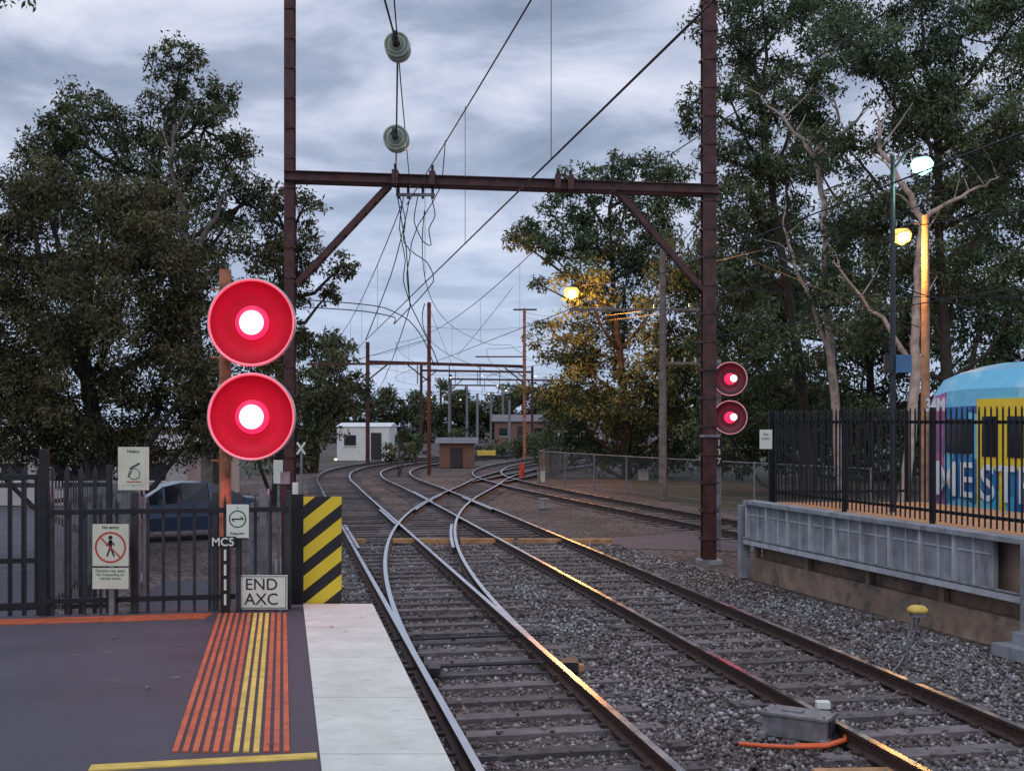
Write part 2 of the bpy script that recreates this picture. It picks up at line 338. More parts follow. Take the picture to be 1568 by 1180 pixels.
# ------------------------------------------------------------ fences on near side
B=MB()
x=-4.15
while x<-2.12:
    y=endY(x)-.02;B.box((x,y,1.25+.5),(.024,.024,1.02),'dgrey');B.tube([(x,y,2.26),(x,y,2.32)],[.014,.003],'dgrey',4)
    x+=.135
for z in(1.38,2.18): B.beam((-4.2,endY(-4.2)-.045,z),(-2.1,endY(-2.1)-.045,z),.035,.045,'black')
for x in(-4.2,-3.45,-2.75,-2.1): B.box((x,endY(x)-.02,1.8),(.05,.05,1.1),'dgrey')
B.build('platform_end_fence')
B=MB()
for x in(-4.9,-4.22): B.box((x,endY(x)-.02,2.0),(.07,.07,1.5),'black')
for z in(1.35,1.75,2.5): B.beam((-4.9,endY(-4.9)-.02,z),(-4.22,endY(-4.22)-.02,z),.04,.045,'black')
x=-4.84
while x<-4.25: B.box((x,endY(x)-.02,1.92),(.02,.02,1.2),'black');x+=.11
for x in np.arange(-7.5,-4.95,.12): B.box((x,endY(x),1.95),(.02,.02,1.4),'black')
B.build('platform_end_gate')
def palisade(name,p0,p1,z0,z1,h,k,sp=.14,w=.06,kr=None,lean=0,pt=.06,th=.012):
    B=MB();p0=Vector(p0);p1=Vector(p1);d=(p1-p0);Ln=d.length;n=max(2,int(Ln/sp));an=math.atan2(d.y,d.x)
    for i in range(n+1):
        t=i/n;q=p0+d*t;z=z0+(z1-z0)*t
        T=Matrix.Translation((q.x,q.y,z))@Matrix.Rotation(an+random.uniform(-.03,.03),4,'Z');B.T=T;l=lean+random.uniform(-.006,.006)
        B.add([(-w/2,0,.05),(w/2,0,.05),(w/2+l,0,h-pt),(0+l,0,h),(-w/2+l,0,h-pt),(-w/2,th,.05),(w/2,th,.05),(w/2+l,th,h-pt),(l,th,h),(-w/2+l,th,h-pt)],[(0,1,2,3,4),(9,8,7,6,5),(0,5,6,1),(1,6,7,2),(2,7,8,3),(3,8,9,4),(4,9,5,0)],k)
    B.T=Matrix.Identity(4)
    nv=Vector((-d.y,d.x)).normalized()*.04
    for hh in(.2,h-.22): B.beam((p0.x+nv.x,p0.y+nv.y,z0+hh),(p1.x+nv.x,p1.y+nv.y,z1+hh),.035,.05,kr or k)
    m_=max(1,int(Ln/2.4))
    for i in range(m_+1):
        t=i/m_;q=p0+d*t;z=z0+(z1-z0)*t;B.box((q.x+nv.x*1.6,q.y+nv.y*1.6,z+h/2-.1),(.065,.065,h+.2),kr or k,rz=an)
    return B.build(name)
palisade('ramp_fence',(-2.35,11.4),(-4.4,20),1.2,.4,1.15,'galv',.2,.05,'galv',.05)
palisade('ramp_fence',(-3.6,11.5),(-6.2,20),1.2,.4,1.15,'galv',.26,.06,'galv',.07)
palisade('boundary_fence',(-4.7,11.9),(-9.5,30),.9,0,1.5,'galv',.3,.06,'dgrey')
palisade('boundary_fence',(-10.5,12.2),(-4.6,13.4),.7,.7,1.8,'dgrey',.15,.05,'dgrey')
B=MB();B.add([(-3.6,11.0,1.22),(-1.9,11.2,1.22),(-3.9,20,.3),(-5.9,20,.3),(-3.6,11.0,-.03),(-1.9,11.2,-.03),(-3.9,20,-.03),(-5.9,20,-.03)],[(0,1,2,3),(1,5,6,2),(0,3,7,4),(3,2,6,7)],'asphalt');B.build('platform_ramp')
# ------------------------------------------------------------ signals
def lampL(name,loc,col,e,r=.06,parent=None):
    l=bpy.data.lights.new(name,'POINT');l.energy=e;l.color=col;l.shadow_soft_size=r;o=bpy.data.objects.new(name,l);sc.collection.objects.link(o)
    if parent:o.parent=parent;o.location=Vector(loc)-parent.location
    else:o.location=loc
    return o
def signal(px,cx,y,zs,R,ztop,zbot,postk,e,pr=.06,nrm=(0,-1,0),dk='disc',rl=1.0,ld=.42):
    B=MB();B.tube([(px,y+.25,zbot),(px,y+.25,ztop)],pr,postk,12)
    n=Vector(nrm).normalized()
    for z in zs:
        c=Vector((cx,y,z))
        B.lathe(c,n,[(-.02,.02),(-.02,R),(.03,R+.012),(.045,R),(.03,R-.02),(.0,R-.03),(-.012,R*.55),(-.012,.10)],dk,48)
        B.lathe(c,n,[(-.022,R-.012),(-.022,R+.012),(.04,R+.014),(.055,R+.004),(.05,R-.010),(.025,R-.018)],'rim',48)
        B.lathe(c,n,[(-.01,.172*rl),(.02,.165*rl),(.03,.122*rl)],'lensglow',32)
        B.lathe(c,n,[(.03,.122*rl),(.05,.08*rl),(.056,0)],'lens' if rl==1 else 'lensglow',32)
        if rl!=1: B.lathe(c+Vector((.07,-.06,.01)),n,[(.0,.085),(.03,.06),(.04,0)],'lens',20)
        B.lathe(c,n,[(-.35,0),(-.35,.14),(-.02,.17)],'black',20)
        B.beam(c-n*.2,(px,y+.25,z),.06,.06,'dgrey')
    for z in zs:
        for dz in(-.12,.12): B.box((px,y+.25,z+dz),(pr*2+.05,pr*2+.05,.04),'dgrey')
    for i in range(int((ztop-zbot)/.35)): B.tube([(px-.16,y+.3,zbot+.3+i*.35),(px+.05,y+.3,zbot+.3+i*.35)],.01,postk,5)
    ob=B.build('railway_signal')
    for i,z in enumerate(zs): lampL('signal_lamp_%d'%i,Vector((cx,y,z))+n*ld,(1,.012,.07),e,.08,ob)
    return ob
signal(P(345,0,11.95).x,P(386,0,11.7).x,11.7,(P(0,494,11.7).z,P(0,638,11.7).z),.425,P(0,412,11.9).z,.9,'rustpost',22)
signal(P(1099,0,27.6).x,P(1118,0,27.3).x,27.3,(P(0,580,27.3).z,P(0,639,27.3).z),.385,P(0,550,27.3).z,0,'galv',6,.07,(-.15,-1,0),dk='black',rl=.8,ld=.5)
B=MB();q=P(1100,0,27.4).x
B.box((q,27.35,P(0,690,27.4).z),(.16,.02,.75),'black');o=B.build('signal_number_plate')
for i,t in enumerate('137'): text(o,'char_%d'%i,t,(q,27.335,P(0,678+i*14,27.4).z),.2,'white')
# ------------------------------------------------------------ signs near platform
def sign(u0,v0,u1,v1,y,k='white',post=None,pk='galv'):
    a=P(u0,v0,y);b_=P(u1,v1,y);B=MB();B.box(((a.x+b_.x)/2,y,(a.z+b_.z)/2),(b_.x-a.x,.012,a.z-b_.z),k)
    if post is not None: B.box(((a.x+b_.x)/2,y+.035,(a.z+post)/2),(.045,.04,a.z-post),pk)
    for q in(-.8,.8): B.lathe(((a.x+b_.x)/2,y-.006,(a.z+b_.z)/2+q*(a.z-b_.z)/2),(0,-1,0),[(0,.006),(.003,.005),(.004,0)],'dgrey',8)
    return B,(a.x+b_.x)/2,(a.z+b_.z)/2,b_.x-a.x,a.z-b_.z
def ring(B,cx,y,cz,r,w,k,n=32):
    vs=[]
    for j in range(n):
        a=2*math.pi*j/n
        for q in(r-w/2,r+w/2): vs.append((cx+q*math.cos(a),y,cz+q*math.sin(a)))
    B.add(vs,[(2*j,2*j+1,(2*j+3)%(2*n),(2*j+2)%(2*n)) for j in range(n)],k)
def line(B,a,b_,w,y,k): B.beam((a[0],y,a[1]),(b_[0],y,b_[1]),w,.002,k,up=(0,1,0))
ys=10.83
B,cx,cz,w,h=sign(361,880,440,932,ys,'white')
for a,b_ in(((-1,1),(1,1)),((-1,-1),(1,-1)),((-1,-1),(-1,1)),((1,-1),(1,1))):
    line(B,(cx+a[0]*(w/2-.012),cz+a[1]*(h/2-.012)),(cx+b_[0]*(w/2-.012),cz+b_[1]*(h/2-.012)),.006,ys-.008,'black')
for q in(-.17,.17):B.box((cx+q,ys+.03,1.32),(.03,.04,.14),'galv')
o=B.build('track_end_sign');text(o,'line_1','END',(cx,ys-.010,cz+.068),.15,'black');text(o,'line_2','AXC',(cx,ys-.010,cz-.068),.15,'black')
ys=10.55
B,cx,cz,w,h=sign(142,802,197,866,ys,'cream',1.25)
cz0=cz-.02;ring(B,cx,ys-.009,cz0,.132,.016,'red')
def man(B,cx,cz,s,y,k):
    B.lathe((cx,y,cz+.46*s),(0,-1,0),[(0,.10*s),(0.001,0)],k,14)
    line(B,(cx,cz+.34*s),(cx,cz),.16*s,y,k);line(B,(cx,cz+.02*s),(cx-.16*s,cz-.42*s),.075*s,y,k);line(B,(cx,cz+.02*s),(cx+.17*s,cz-.42*s),.075*s,y,k)
    line(B,(cx,cz+.3*s),(cx-.2*s,cz+.08*s),.06*s,y,k);line(B,(cx,cz+.3*s),(cx+.2*s,cz+.1*s),.06*s,y,k)
man(B,cx,cz0,.19,ys-.008,'black');line(B,(cx-.092,cz0+.092),(cx+.092,cz0-.092),.012,ys-.011,'red')
a=P(142,869,ys);b_=P(197,901,ys);B.box(((a.x+b_.x)/2,ys-.002,(a.z+b_.z)/2),(b_.x-a.x,.012,a.z-b_.z),'cream')
o=B.build('no_pedestrians_sign')
text(o,'caption','No entry',(cx,ys-.0095,cz+h/2-.028),.04,'black')
text(o,'notice','Penalties may apply\nfor trespassing on\nrailway tracks',(cx,ys-.0095,(a.z+b_.z)/2+.035),.034,'green')
ys=10.8
B,cx,cz,w,h=sign(181,684,228,750,ys,'cream',1.2)
B.beam((cx,ys-.008,cz-.15),(cx,ys-.008,cz+.15),.22,.002,'cream',up=(0,1,0))
ring(B,cx+.01,ys-.0125,cz-.05,.05,.006,'dgrey');line(B,(cx-.03,cz+.0),(cx+.06,cz+.05),.014,ys-.0125,'dgrey');line(B,(cx-.05,cz-.08),(cx-.01,cz-.02),.008,ys-.0125,'dgrey');line(B,(cx-.06,cz-.12),(cx+.07,cz-.12),.008,ys-.0125,'red')
o=B.build('notice_sign');text(o,'caption','Notice',(cx,ys-.0125,cz+h/2-.04),.04,'dgrey')
ys=10.78
B,cx,cz,w,h=sign(347,772,381,823,ys,'white')
ring(B,cx,ys-.008,cz+.02,.075,.012,'green');line(B,(cx-.055,cz+.02),(cx+.055,cz+.02),.011,ys-.009,'black');line(B,(cx+.055,cz+.02),(cx+.03,cz+.042),.009,ys-.0092,'black');line(B,(cx-.055,cz+.02),(cx-.03,cz-.002),.009,ys-.0092,'black')
B.box((cx,ys+.03,1.72),(.04,.04,.94),'dgrey')
o=B.build('direction_sign');text(o,'caption','Keep clear',(cx,ys-.0095,cz-.11),.03,'black')
ys=10.74;a=P(345,826,ys)
B=MB();B.box((a.x,ys,1.555),(.085,.012,.60),'black');B.box((a.x-.02,ys-.001,1.90),(.235,.012,.10),'black');o=B.build('signal_number_plate')
text(o,'plate_head','MC5',(a.x-.02,ys-.009,1.898),.105,'white',bold=.002)
for i in range(4): text(o,'char_%d'%i,'1',(a.x,ys-.008,1.775-i*.135),.135,'white',bold=.004)
B=MB();a=P(465,760,11.3);b_=P(523,925,11.3)
B.box(((a.x+b_.x)/2,11.3,(a.z+b_.z)/2),(b_.x-a.x,.02,a.z-b_.z),'chev')
B.build('hazard_marker_board')
B=MB();B.box((P(455,0,11.32).x,11.34,1.25+.52),(.115,.07,1.06),'black');B.box((P(452,0,11.32).x,11.33,2.35),(.05,.05,.12),'white');B.build('marker_board_post')
B=MB();x=P(438,0,11.5).x;B.tube([(x,11.5,.9),(x,11.5,2.4)],.045,'mast',10);B.box((x,11.46,2.45),(.09,.03,.12),'galv');B.build('steel_post')
B=MB();a=P(426,722,14);B.box((a.x,14,a.z),(.11,.02,.28),'white');B.tube([(a.x,14.03,.3),(a.x,14.03,a.z)],.02,'galv');B.build('marker_sign')
B=MB();a=P(461,686,20);line(B,(a.x-.07,a.z+.1),(a.x+.07,a.z-.1),.035,20,'white');line(B,(a.x-.07,a.z-.1),(a.x+.07,a.z+.1),.035,19.99,'white');B.tube([(a.x,20.03,0),(a.x,20.03,a.z)],.025,'galv');B.build('crossing_marker_sign')
# ------------------------------------------------------------ overhead gantry
def ibeam(B,a,b_,w,h,k):
    a=Vector(a);b_=Vector(b_)
    B.beam(a+Vector((0,0,h/2-.01)),b_+Vector((0,0,h/2-.01)),w,.02,k);B.beam(a-Vector((0,0,h/2-.01)),b_-Vector((0,0,h/2-.01)),w,.02,k);B.beam(a,b_,.02,h-.04,k)
def mast(B,x,y,z0,z1,w,dep,k,rz=.19):
    B.box((x,y-dep/2*1,(z0+z1)/2),(w,.02,z1-z0),k,rz=rz)
    B.box((x,y+dep/2,(z0+z1)/2),(w,.02,z1-z0),k,rz=rz);B.box((x,y,(z0+z1)/2),(.03,dep-.02,z1-z0),k,rz=rz)
    z=z0+.5
    while z<z1: 
        B.box((x,y,z),(w+.02,dep+.06,.05),k,rz=rz)
        for q in(-.35,.35): B.box((x+w*q,y-dep/2-.035,z),(.03,.03,.03),k,rz=rz)
        z+=.6
B=MB()
ml=P(444,0,23.7);mr=P(1085,0,25.1)
mast(B,ml.x,ml.y,0,12.6,.20,.2,'mast');mast(B,mr.x,mr.y,0,12.6,.30,.3,'mast')
B.box((mr.x,mr.y,.0),(.5,.5,.12),'concrete');B.box((ml.x,ml.y,.1),(.5,.5,.25),'concrete')
zb=7.92
d=(mr-ml);e0=ml-d*.01;e1=mr+d*.02
ibeam(B,(e0.x,e0.y-.16,zb),(e1.x,e1.y-.2,zb),.16,.19,'mast');ibeam(B,(e0.x,e0.y+.16,zb),(e1.x,e1.y+.2,zb),.16,.19,'mast')
def onb(u): return ml+d*((u-444)/(1085-444))
for (u,uu,v) in((590,455,435),(940,1078,447)):
    q=onb(u);r_=onb(uu);zz=CAMH-(v-645)/F*r_.y
    for o in(-.13,.13): B.beam((q.x,q.y+o,zb-.1),(r_.x,r_.y+o,zz),.03,.11,'mast')
    for i in range(9):
        t=(i+.5)/9;B.box((q.x+(r_.x-q.x)*t,q.y+(r_.y-q.y)*t,zb-.1+(zz-zb+.1)*t),(.08,.26,.04),'mast')
for u in(600,655,845,865): q=onb(u);B.box((q.x,q.y-.1,zb+.02),(.12,.5,.28),'mast');B.tube([(q.x,q.y-.2,zb+.1),(q.x,q.y-.2,zb+.3)],.03,'black')
q=onb(625)
B.beam((q.x-.35,q.y,zb-.28),(q.x+.45,q.y,zb-.28),.06,.06,'galv')
for o in(-.3,-.1,.2,.4): B.tube([(q.x+o,q.y,zb-.1),(q.x+o,q.y,zb-.36)],.03,'black')
B.box((mr.x,mr.y-.2,P(0,667,25).z),(.42,.06,.05),'galv')
B.build('overhead_line_gantry',origin=(0,24,0))
# ------------------------------------------------------------ wires
W=MB()
def wirepts(f,z,y0,y1,sag=0,per=30,ph=24,st=1.5):
    out=[];y=y0
    while y<=y1: 
        t=((y-ph)%per)/per;out.append((float(f(y)) if y>2 else float(f(2))-SL*(y-2),y,z-4*sag*t*(1-t)));y+=st
    return out
zcw,zms=5.36,7.2
for f in(fA,fC):
    W.tube(wirepts(f,zcw,2,125,0),.0095,'wire',5);W.tube(wirepts(f,zms+.05,2,24,.15,30,24),.0095,'wire',5);W.tube(wirepts(f,zms+.2,24,125,.8,42,24),.011,'wire',5)
    for y in(6,10.6,15.6,20,30,36,42,48,55,62,72,82):
        t=((y-24)%42)/42;z=zms-.02 if y<24 else zms+.2-3.2*t*(1-t)
        W.tube([(float(f(y)),y,zcw),(float(f(y)),y,z)],.005,'wire',4)
W.tube(wirepts(fB,5.4,24,110,0),.011,'wire',5);W.tube(wirepts(fB,7.3,24,110,.8,42,24),.011,'wire',5)
W.tube(wirepts(fD,5.4,12,110,0),.011,'wire',5);W.tube(wirepts(fD,7.0,12,110,.8,40,24),.011,'wire',5)
ap=[P(587,-8,13),P(609,73,15),P(607,213,19.5),P(606,285,23.9)]
W.tube([ap[0]-Vector((.1,9,0)),ap[0],ap[1],ap[2],ap[3]],.013,'wire',5)
W.tube([P(603,-8,13)-Vector((0,9,0)),P(603,-8,13),P(614,130,17),P(628,285,23.9)],.009,'wire',5)
W.tube([P(606,285,23.9),P(622,380,24.3),P(628,470,24.5)],.012,'wire',5)
for pts in([(612,300),(622,340),(616,370),(630,385),(622,420),(626,450),(628,470)],[(640,300),(632,340),(648,372),(662,378),(655,350),(668,330),(660,300)],[(628,300),(618,350),(600,420),(560,520)],[(640,345),(625,385),(655,400),(668,430),(630,470)],[(466,459),(540,464),(590,470),(628,490),(650,520),(665,560)],[(466,470),(560,476),(610,486),(600,500),(628,470)],[(630,470),(645,500),(665,540),(672,560)],[(682,215),(676,290),(640,345)],[(618,300),(610,350),(622,400),(616,430),(630,470)]):
    pv=[P(u,v,24.2+.02*i) for i,(u,v) in enumerate(pts)];dn=[]
    for i in range(len(pv)-1):
        for t in(0,.33,.66):dn.append(pv[i].lerp(pv[i+1],t))
    dn.append(pv[-1])
    for i in range(1,len(dn)-1): dn[i]=dn[i]*.5+(dn[i-1]+dn[i+1])*.25
    W.tube(dn,.011,'wire',5)
for a,b_ in((P(628,470,24.5),P(575,600,66)),(P(785,440,60),P(700,545,66)),(P(1095,345,25),P(1600,505,18)),(P(1095,440,25),P(1600,455,30)),(P(1020,478,45),P(1600,468,40)),(P(803,478,90),P(1010,472,45)),(P(1095,400,25),P(1380,300,60)),(P(1425,335,30),P(1650,337,30)),(P(803,485,90),P(1010,480,45)),(P(657,470,66),P(720,610,130)),(P(455,555,66),P(300,552,64)),(P(1095,430,25),P(1590,240,30)),(P(1095,375,25),P(1590,560,40)),(P(657,500,66),P(803,500,90)),(P(657,520,66),P(563,545,83)),(P(1015,400,45),P(1095,300,25)),(P(563,530,83),P(460,540,70)),(P(803,550,90),P(1015,556,45))):
    W.tube([a.lerp(b_,t)-Vector((0,0,1.6*t*(1-t)*(b_-a).length*.02)) for t in np.linspace(0,1,9)],.012,'wire',4)
W.build('overhead_wires',origin=(0,24,0))
for p in(P(609,73,15),P(607,213,19.5)):
    B=MB();ax=Vector((0,1,.02));k=p.y/15
    for i,rr in enumerate((.16,.165,.16)):
        c=p+ax*(i*.13-.13)
        B.lathe(c,-ax,[(0,.03),(-.01,rr*k),(.02,rr*k)],'insul2',28)
        B.lathe(c,-ax,[(.02,rr*k),(.028,rr*.90*k)],'insul2',28)
        B.lathe(c,-ax,[(.028,rr*.9*k),(.012,rr*.74*k)],'insul',28);B.lathe(c,-ax,[(.012,rr*.74*k),(.04,rr*.68*k),(.03,rr*.60*k)],'insul2',28);B.lathe(c,-ax,[(.03,rr*.60*k),(.05,rr*.5*k),(.035,rr*.45*k),(.06,.05)],'insul',28)
    B.tube([p-ax*.4,p+ax*.4],.045*k,'black',8);B.tube([p-ax*.4+Vector((.0,0,.08)),p-ax*.2+Vector((-.02,0,-.02))],.025*k,'black',6);B.build('strain_insulator')
# ------------------------------------------------------------ distant masts
def pole(name,u,vt,y,r,k,arms=(),z0=0):
    t=P(u,vt,y);B=MB();B.tube([(t.x,y,z0),(t.x,y,t.z)],[r,r*.75],k,10)
    for(v,ul,ur) in arms:
        a=P(ul,v,y);b_=P(ur,v,y);B.beam(a,b_,.09,.1,'greywood')
        for q in(.08,.35,.65,.92):
            c=a.lerp(b_,q);B.tube([c,c+Vector((0,0,.22))],.04,'insul2',6)
    return B.build(name)
def fgantry(ul,yl,ur,yr,z,zt,w=.22,k='mast',cl=0):
    a=P(ul,0,yl);b_=P(ur,0,yr);B=MB()
    for q in(a,b_): mast(B,q.x,q.y,0,zt,w,w,k)
    e0=a-(b_-a)*cl
    B.beam((e0.x,e0.y,z),(b_.x,b_.y,z),.18,.22,k)
    for s_,q in((1,a),(-1,b_)): B.beam((q.x,q.y,z-1.3),(q.x+s_*1.5,q.y,z-.1),.08,.1,k)
    for t in(.3,.5,.7):
        c=a.lerp(b_,t);B.tube([(c.x,c.y,z),(c.x,c.y,z-1.5)],.04,'dgrey',5)
    return B.build('overhead_line_gantry')
fgantry(563,83,803,90,7.2,8.6,.24);fgantry(645,120,815,124,8.2,8.8,.26);fgantry(690,150,860,155,8.4,9,.28);fgantry(675,175,800,178,8.4,9,.3)
B=MB();a=P(657,463,66);mast(B,a.x,66,0,a.z,.2,.2,'mast')
z=P(0,557,66).z;l=P(470,0,66);B.beam((l.x,66,z),(a.x+.1,66,z),.1,.12,'mast');B.beam((a.x,66,z-1),(a.x-1.2,66,z-.05),.08,.08,'mast');B.beam((a.x,66,z+1.4),(l.x+2,66,z),.03,.03,'wire')
B.build('overhead_line_mast')
B=MB();a=P(803,472,89);mast(B,a.x,89,0,a.z,.22,.22,'rustpost');B.beam(P(786,474,89),P(822,474,89),.1,.12,'dgrey');B.beam(P(728,546,89),P(803,546,89),.1,.1,'mast');B.build('overhead_line_mast')
pole('utility_pole',1015,382,45,.17,'greywood',((474,872,1072),(556,1008,1070)))
for u,v,y in((688,578,128),(731,602,120),(780,612,118),(752,600,140),(563,527,84),(770,590,150),(715,590,145)): pole('distant_pole',u,v,y,.16,'galv')
def streetlamp(name,u,vt,y,pk,r,lu,lv,headk,core,col,e,base=0,armv=None,hs=.16):
    t=P(u,vt,y);h=P(lu,lv,y);B=MB();B.tube([(t.x,y,base),(t.x,y,t.z)],[r,r*.7],pk,10)
    av=P(u,armv if armv else lv-8,y)
    B.tube([av,(av.x*.5+h.x*.5,y,h.z+hs*1.3),h+Vector((0,0,hs*.8))],.03,'dgrey',6)
    B.tube_prof(h+Vector((0,0,hs*.8)),Vector((0,0,-1)),[(0,.01),(.02,hs*.4),(hs*.2,hs*.8),(hs*.25,hs*.7)],'dgrey',16)
    B.tube_prof(h+Vector((0,0,hs*.6)),Vector((0,0,-1)),[(0,hs*.7),(hs*.5,hs*1.05),(hs*1.2,hs*.85),(hs*1.6,.01)],headk,18)
    if core: B.tube_prof(h+Vector((0,-hs*.8,hs*.25)),Vector((0,0,-1)),[(0,.01),(hs*.25,hs*.6),(hs*.6,hs*.6),(hs*.9,.01)],core,14)
    o=B.build(name);lampL('bulb',h-Vector((0,0.35,hs*1.9)),col,e,.12,o);return o
streetlamp('street_lamp',1417,330,30,'wood',.13,1380,360,'lampor','lamporc',(1,.45,.10),560,hs=.25,armv=345)
streetlamp('street_lamp',1016,430,57,'galv',.08,875,447,'lampor','lamporc',(1,.38,.08),2000,hs=.36,armv=474)
streetlamp('platform_lamp',1367,238,20,'dgrey',.055,1412,252,'lampwh',None,(.5,1,.8),60,base=1.46,armv=262,hs=.18)
B=MB();a=P(1382,557,20);B.box((a.x-.02,19.9,a.z),(.26,.06,.3),'tblue');B.box((a.x-.25,19.95,a.z),(.16,.08,.32),'dgrey');B.build('platform_sign')
B=MB()
for u,v,y in((690,578,128),(738,575,140),(775,598,118),(820,576,110),(748,603,140),(762,590,150),(514,703,86),(660,608,130),(705,612,150)):
    q=P(u,v,y);B.tube_prof(q,Vector((0,0,-1)),[(-.1,.01),(0,.15),(.1,.01)],'lampdist',8)
B.build('distant_station_lights')
# ------------------------------------------------------------ far platform at right
def R(y,o=0): return Vector((4.57-.284*(y-22.5)+o,y,0))
ztp=1.46
B=MB();dirv=Vector((.284,-1,0)).normalized();outn=Vector((-1,-.284,0)).normalized();Ln=7.75;rz=math.atan2(dirv.y,dirv.x)
p0=R(22.5)
top=[R(22.5,.1),R(4,.1),R(4,3.3),R(22.5,3.3)]
B.add([(p.x,p.y,ztp) for p in top],[(0,1,2,3)],'warmpave')
B.add([(R(22.5,.22).x,22.5,ztp-.01),(R(4,.22).x,4,ztp-.01),(R(4,.22).x,4,-.03),(R(22.5,.22).x,22.5,-.03),(R(22.5,3.3).x,22.5,-.03),(R(22.5,3.3).x,22.5,ztp-.01)],[(0,1,2,3),(0,3,4,5)],'footing')
n=int(Ln/.78)
for i in range(n):
    c=p0+dirv*(i*.78+.39)
    B.box((c.x,c.y,1.09),(.765,.08,.66),'concrete',rz=rz)
    e=p0+dirv*(i*.78)+outn*.055;B.box((e.x,e.y,1.09),(.06,.10,.66),'conc2',rz=rz)
    e=c+outn*.045;B.box((e.x,e.y,1.09),(.035,.05,.66),'conc2',rz=rz)
    f_=c+outn*.045;B.box((f_.x,f_.y,1.22),(.70,.025,.03),'conc2',rz=rz)
c=p0+dirv*(Ln/2)
cc=c+outn*.03;B.box((cc.x,cc.y,1.46),(Ln,.28,.075),'concrete',rz=rz);cc=c+outn*.06;B.box((cc.x,cc.y,.71),(Ln,.22,.09),'conc2',rz=rz)
B.tube([p0+outn*.16+Vector((0,0,.78)),p0+dirv*Ln+outn*.16+Vector((0,0,.78))],.022,'galv',8)
c2=c+Vector((.12,.03,0));B.box((c2.x,c2.y,.17),(Ln,.14,.45),'footing',rz=rz)
for i in range(5):
    e=p0+dirv*(i*1.9)+Vector((.14,.04,0));B.box((e.x,e.y,.35),(.12,.1,.72),'footing',rz=rz)
e=p0+dirv*(Ln+.15);B.box((e.x,e.y,.85),(.35,.4,1.3),'concrete',rz=rz)
e=p0+dirv*(Ln+2.2);B.box((e.x+.3,e.y,.6),(4,.3,1.7),'concrete',rz=rz)
for i,(w_,h_) in enumerate(((1.5,.16),(1.2,.32))): B.box((R(14.6).x-.15+.1*i,14.5,h_/2),(w_,.6-.15*i,h_),'concrete',rz=rz)
B.box((R(22.7).x-.05,22.62,.7),(.14,.2,1.4),'concrete',rz=rz)
B.build('opposite_platform',bevel=.006,origin=(0,0,0))
a=R(22.4,.35);b_=R(6,.35)
palisade('platform_fence',(a.x,a.y),(b_.x,b_.y),ztp,ztp,1.75,'black',.125,.02,'black',0,.05,.02)
palisade('platform_fence',(a.x,a.y),(a.x+2.7,a.y+.3),ztp,ztp,1.75,'black',.14,.024,'black',0,.05,.02)
B=MB();q=P(1169,672,21);B.box((q.x,20.8,q.z),(.22,.015,.34),'white');o=B.build('fence_notice_sign');text(o,'caption','No\nentry',(q.x,20.79,q.z+.05),.07,'black')
# ------------------------------------------------------------ train
def train():
    B=MB();Lt=20
    org=Vector((P(1409,0,24.0).x,24.0,0));ax=Vector((.284,-1,0)).normalized();ay=Vector((1,.284,0)).normalized()
    T=Matrix(((ax.x,ay.x,0,org.x),(ax.y,ay.y,0,org.y),(0,0,1,0),(0,0,0,1)));B.T=T
    sec=[(.0,1.0,3.45,.35),(.08,.95,3.75,.15),(.3,.92,3.98,.04),(.8,.9,4.1,.01),(1.4,.9,4.14,0),(Lt,.9,4.14,0)]
    def prof_(s_):
        x,zb_,zt_,ins=s_;w=3.0;k=(zt_-zb_)
        return [(x,ins,zb_),(x,ins-.03,zb_+k*.35),(x,ins,zb_+k*.74),(x,ins+.05,zb_+k*.84),(x,ins+.30,zb_+k*.95),(x,ins+.9,zt_),(x,w-.9-ins,zt_),(x,w-ins-.30,zb_+k*.95),(x,w-ins-.05,zb_+k*.84),(x,w-ins,zb_+k*.74),(x,w-ins+.03,zb_+k*.35),(x,w-ins,zb_)]
    vs=[];n=12
    for s_ in sec: vs+=prof_(s_)
    for i in range(len(sec)-1):
        for j in range(n-1):
            k='tbody' if j in(0,1,9,10) else 'tcyan'
            if i<=2 and j<3: k='tnose'
            B.add([vs[i*n+j],vs[i*n+j+1],vs[(i+1)*n+j+1],vs[(i+1)*n+j]],[(0,1,2,3)],k,False)
    B.add(vs[:n],[tuple(range(n))],'glass')
    B.box((Lt/2+.5,1.5,.75),(Lt-1,2.5,.5),'dgrey')
    for bx in(3,17):
        for w in(-1.1,1.1):
            for yy in(.4,2.6): B.tube([(bx+w,yy-.06,.6),(bx+w,yy+.06,.6)],.42,'dgrey',16)
    for k0 in(1.95,7.6,13.4):
        B.box((k0+.6,-.012,2.25),(1.45,.06,2.35),'tyell')
        for q in(.25,.95): B.box((k0+q,-.045,2.72),(.42,.03,.75),'glass');B.box((k0+q,-.045,1.72),(.5,.025,.8),'tbody')
    for k0 in(4.2,5.9,9.9,11.6,15.6,17.2): B.box((k0+.4,-.015,2.72),(1.3,.06,.75),'glass')
    B.box((1.3,-.02,2.72),(.75,.06,.66),'glass')
    B.box((6,1.5,4.2),(2.4,1.6,.25),'galv')
    ob=B.build('passenger_train',origin=tuple(org))
    rz=math.atan2(ax.y,ax.x)
    for nm,t,lx,lz,s_,k in(('unit_number','34M',.62,3.32,.36,'twhite'),('livery_lettering','ME',1.2,1.85,.95,'twhite'),('livery_lettering_2','STRO',3.15,1.82,.95,'twhite')):
        text(ob,nm,t,T@Vector((lx,-.09,lz)),s_,k,rot=(math.pi/2,0,rz),bold=.01)
    return ob
train()
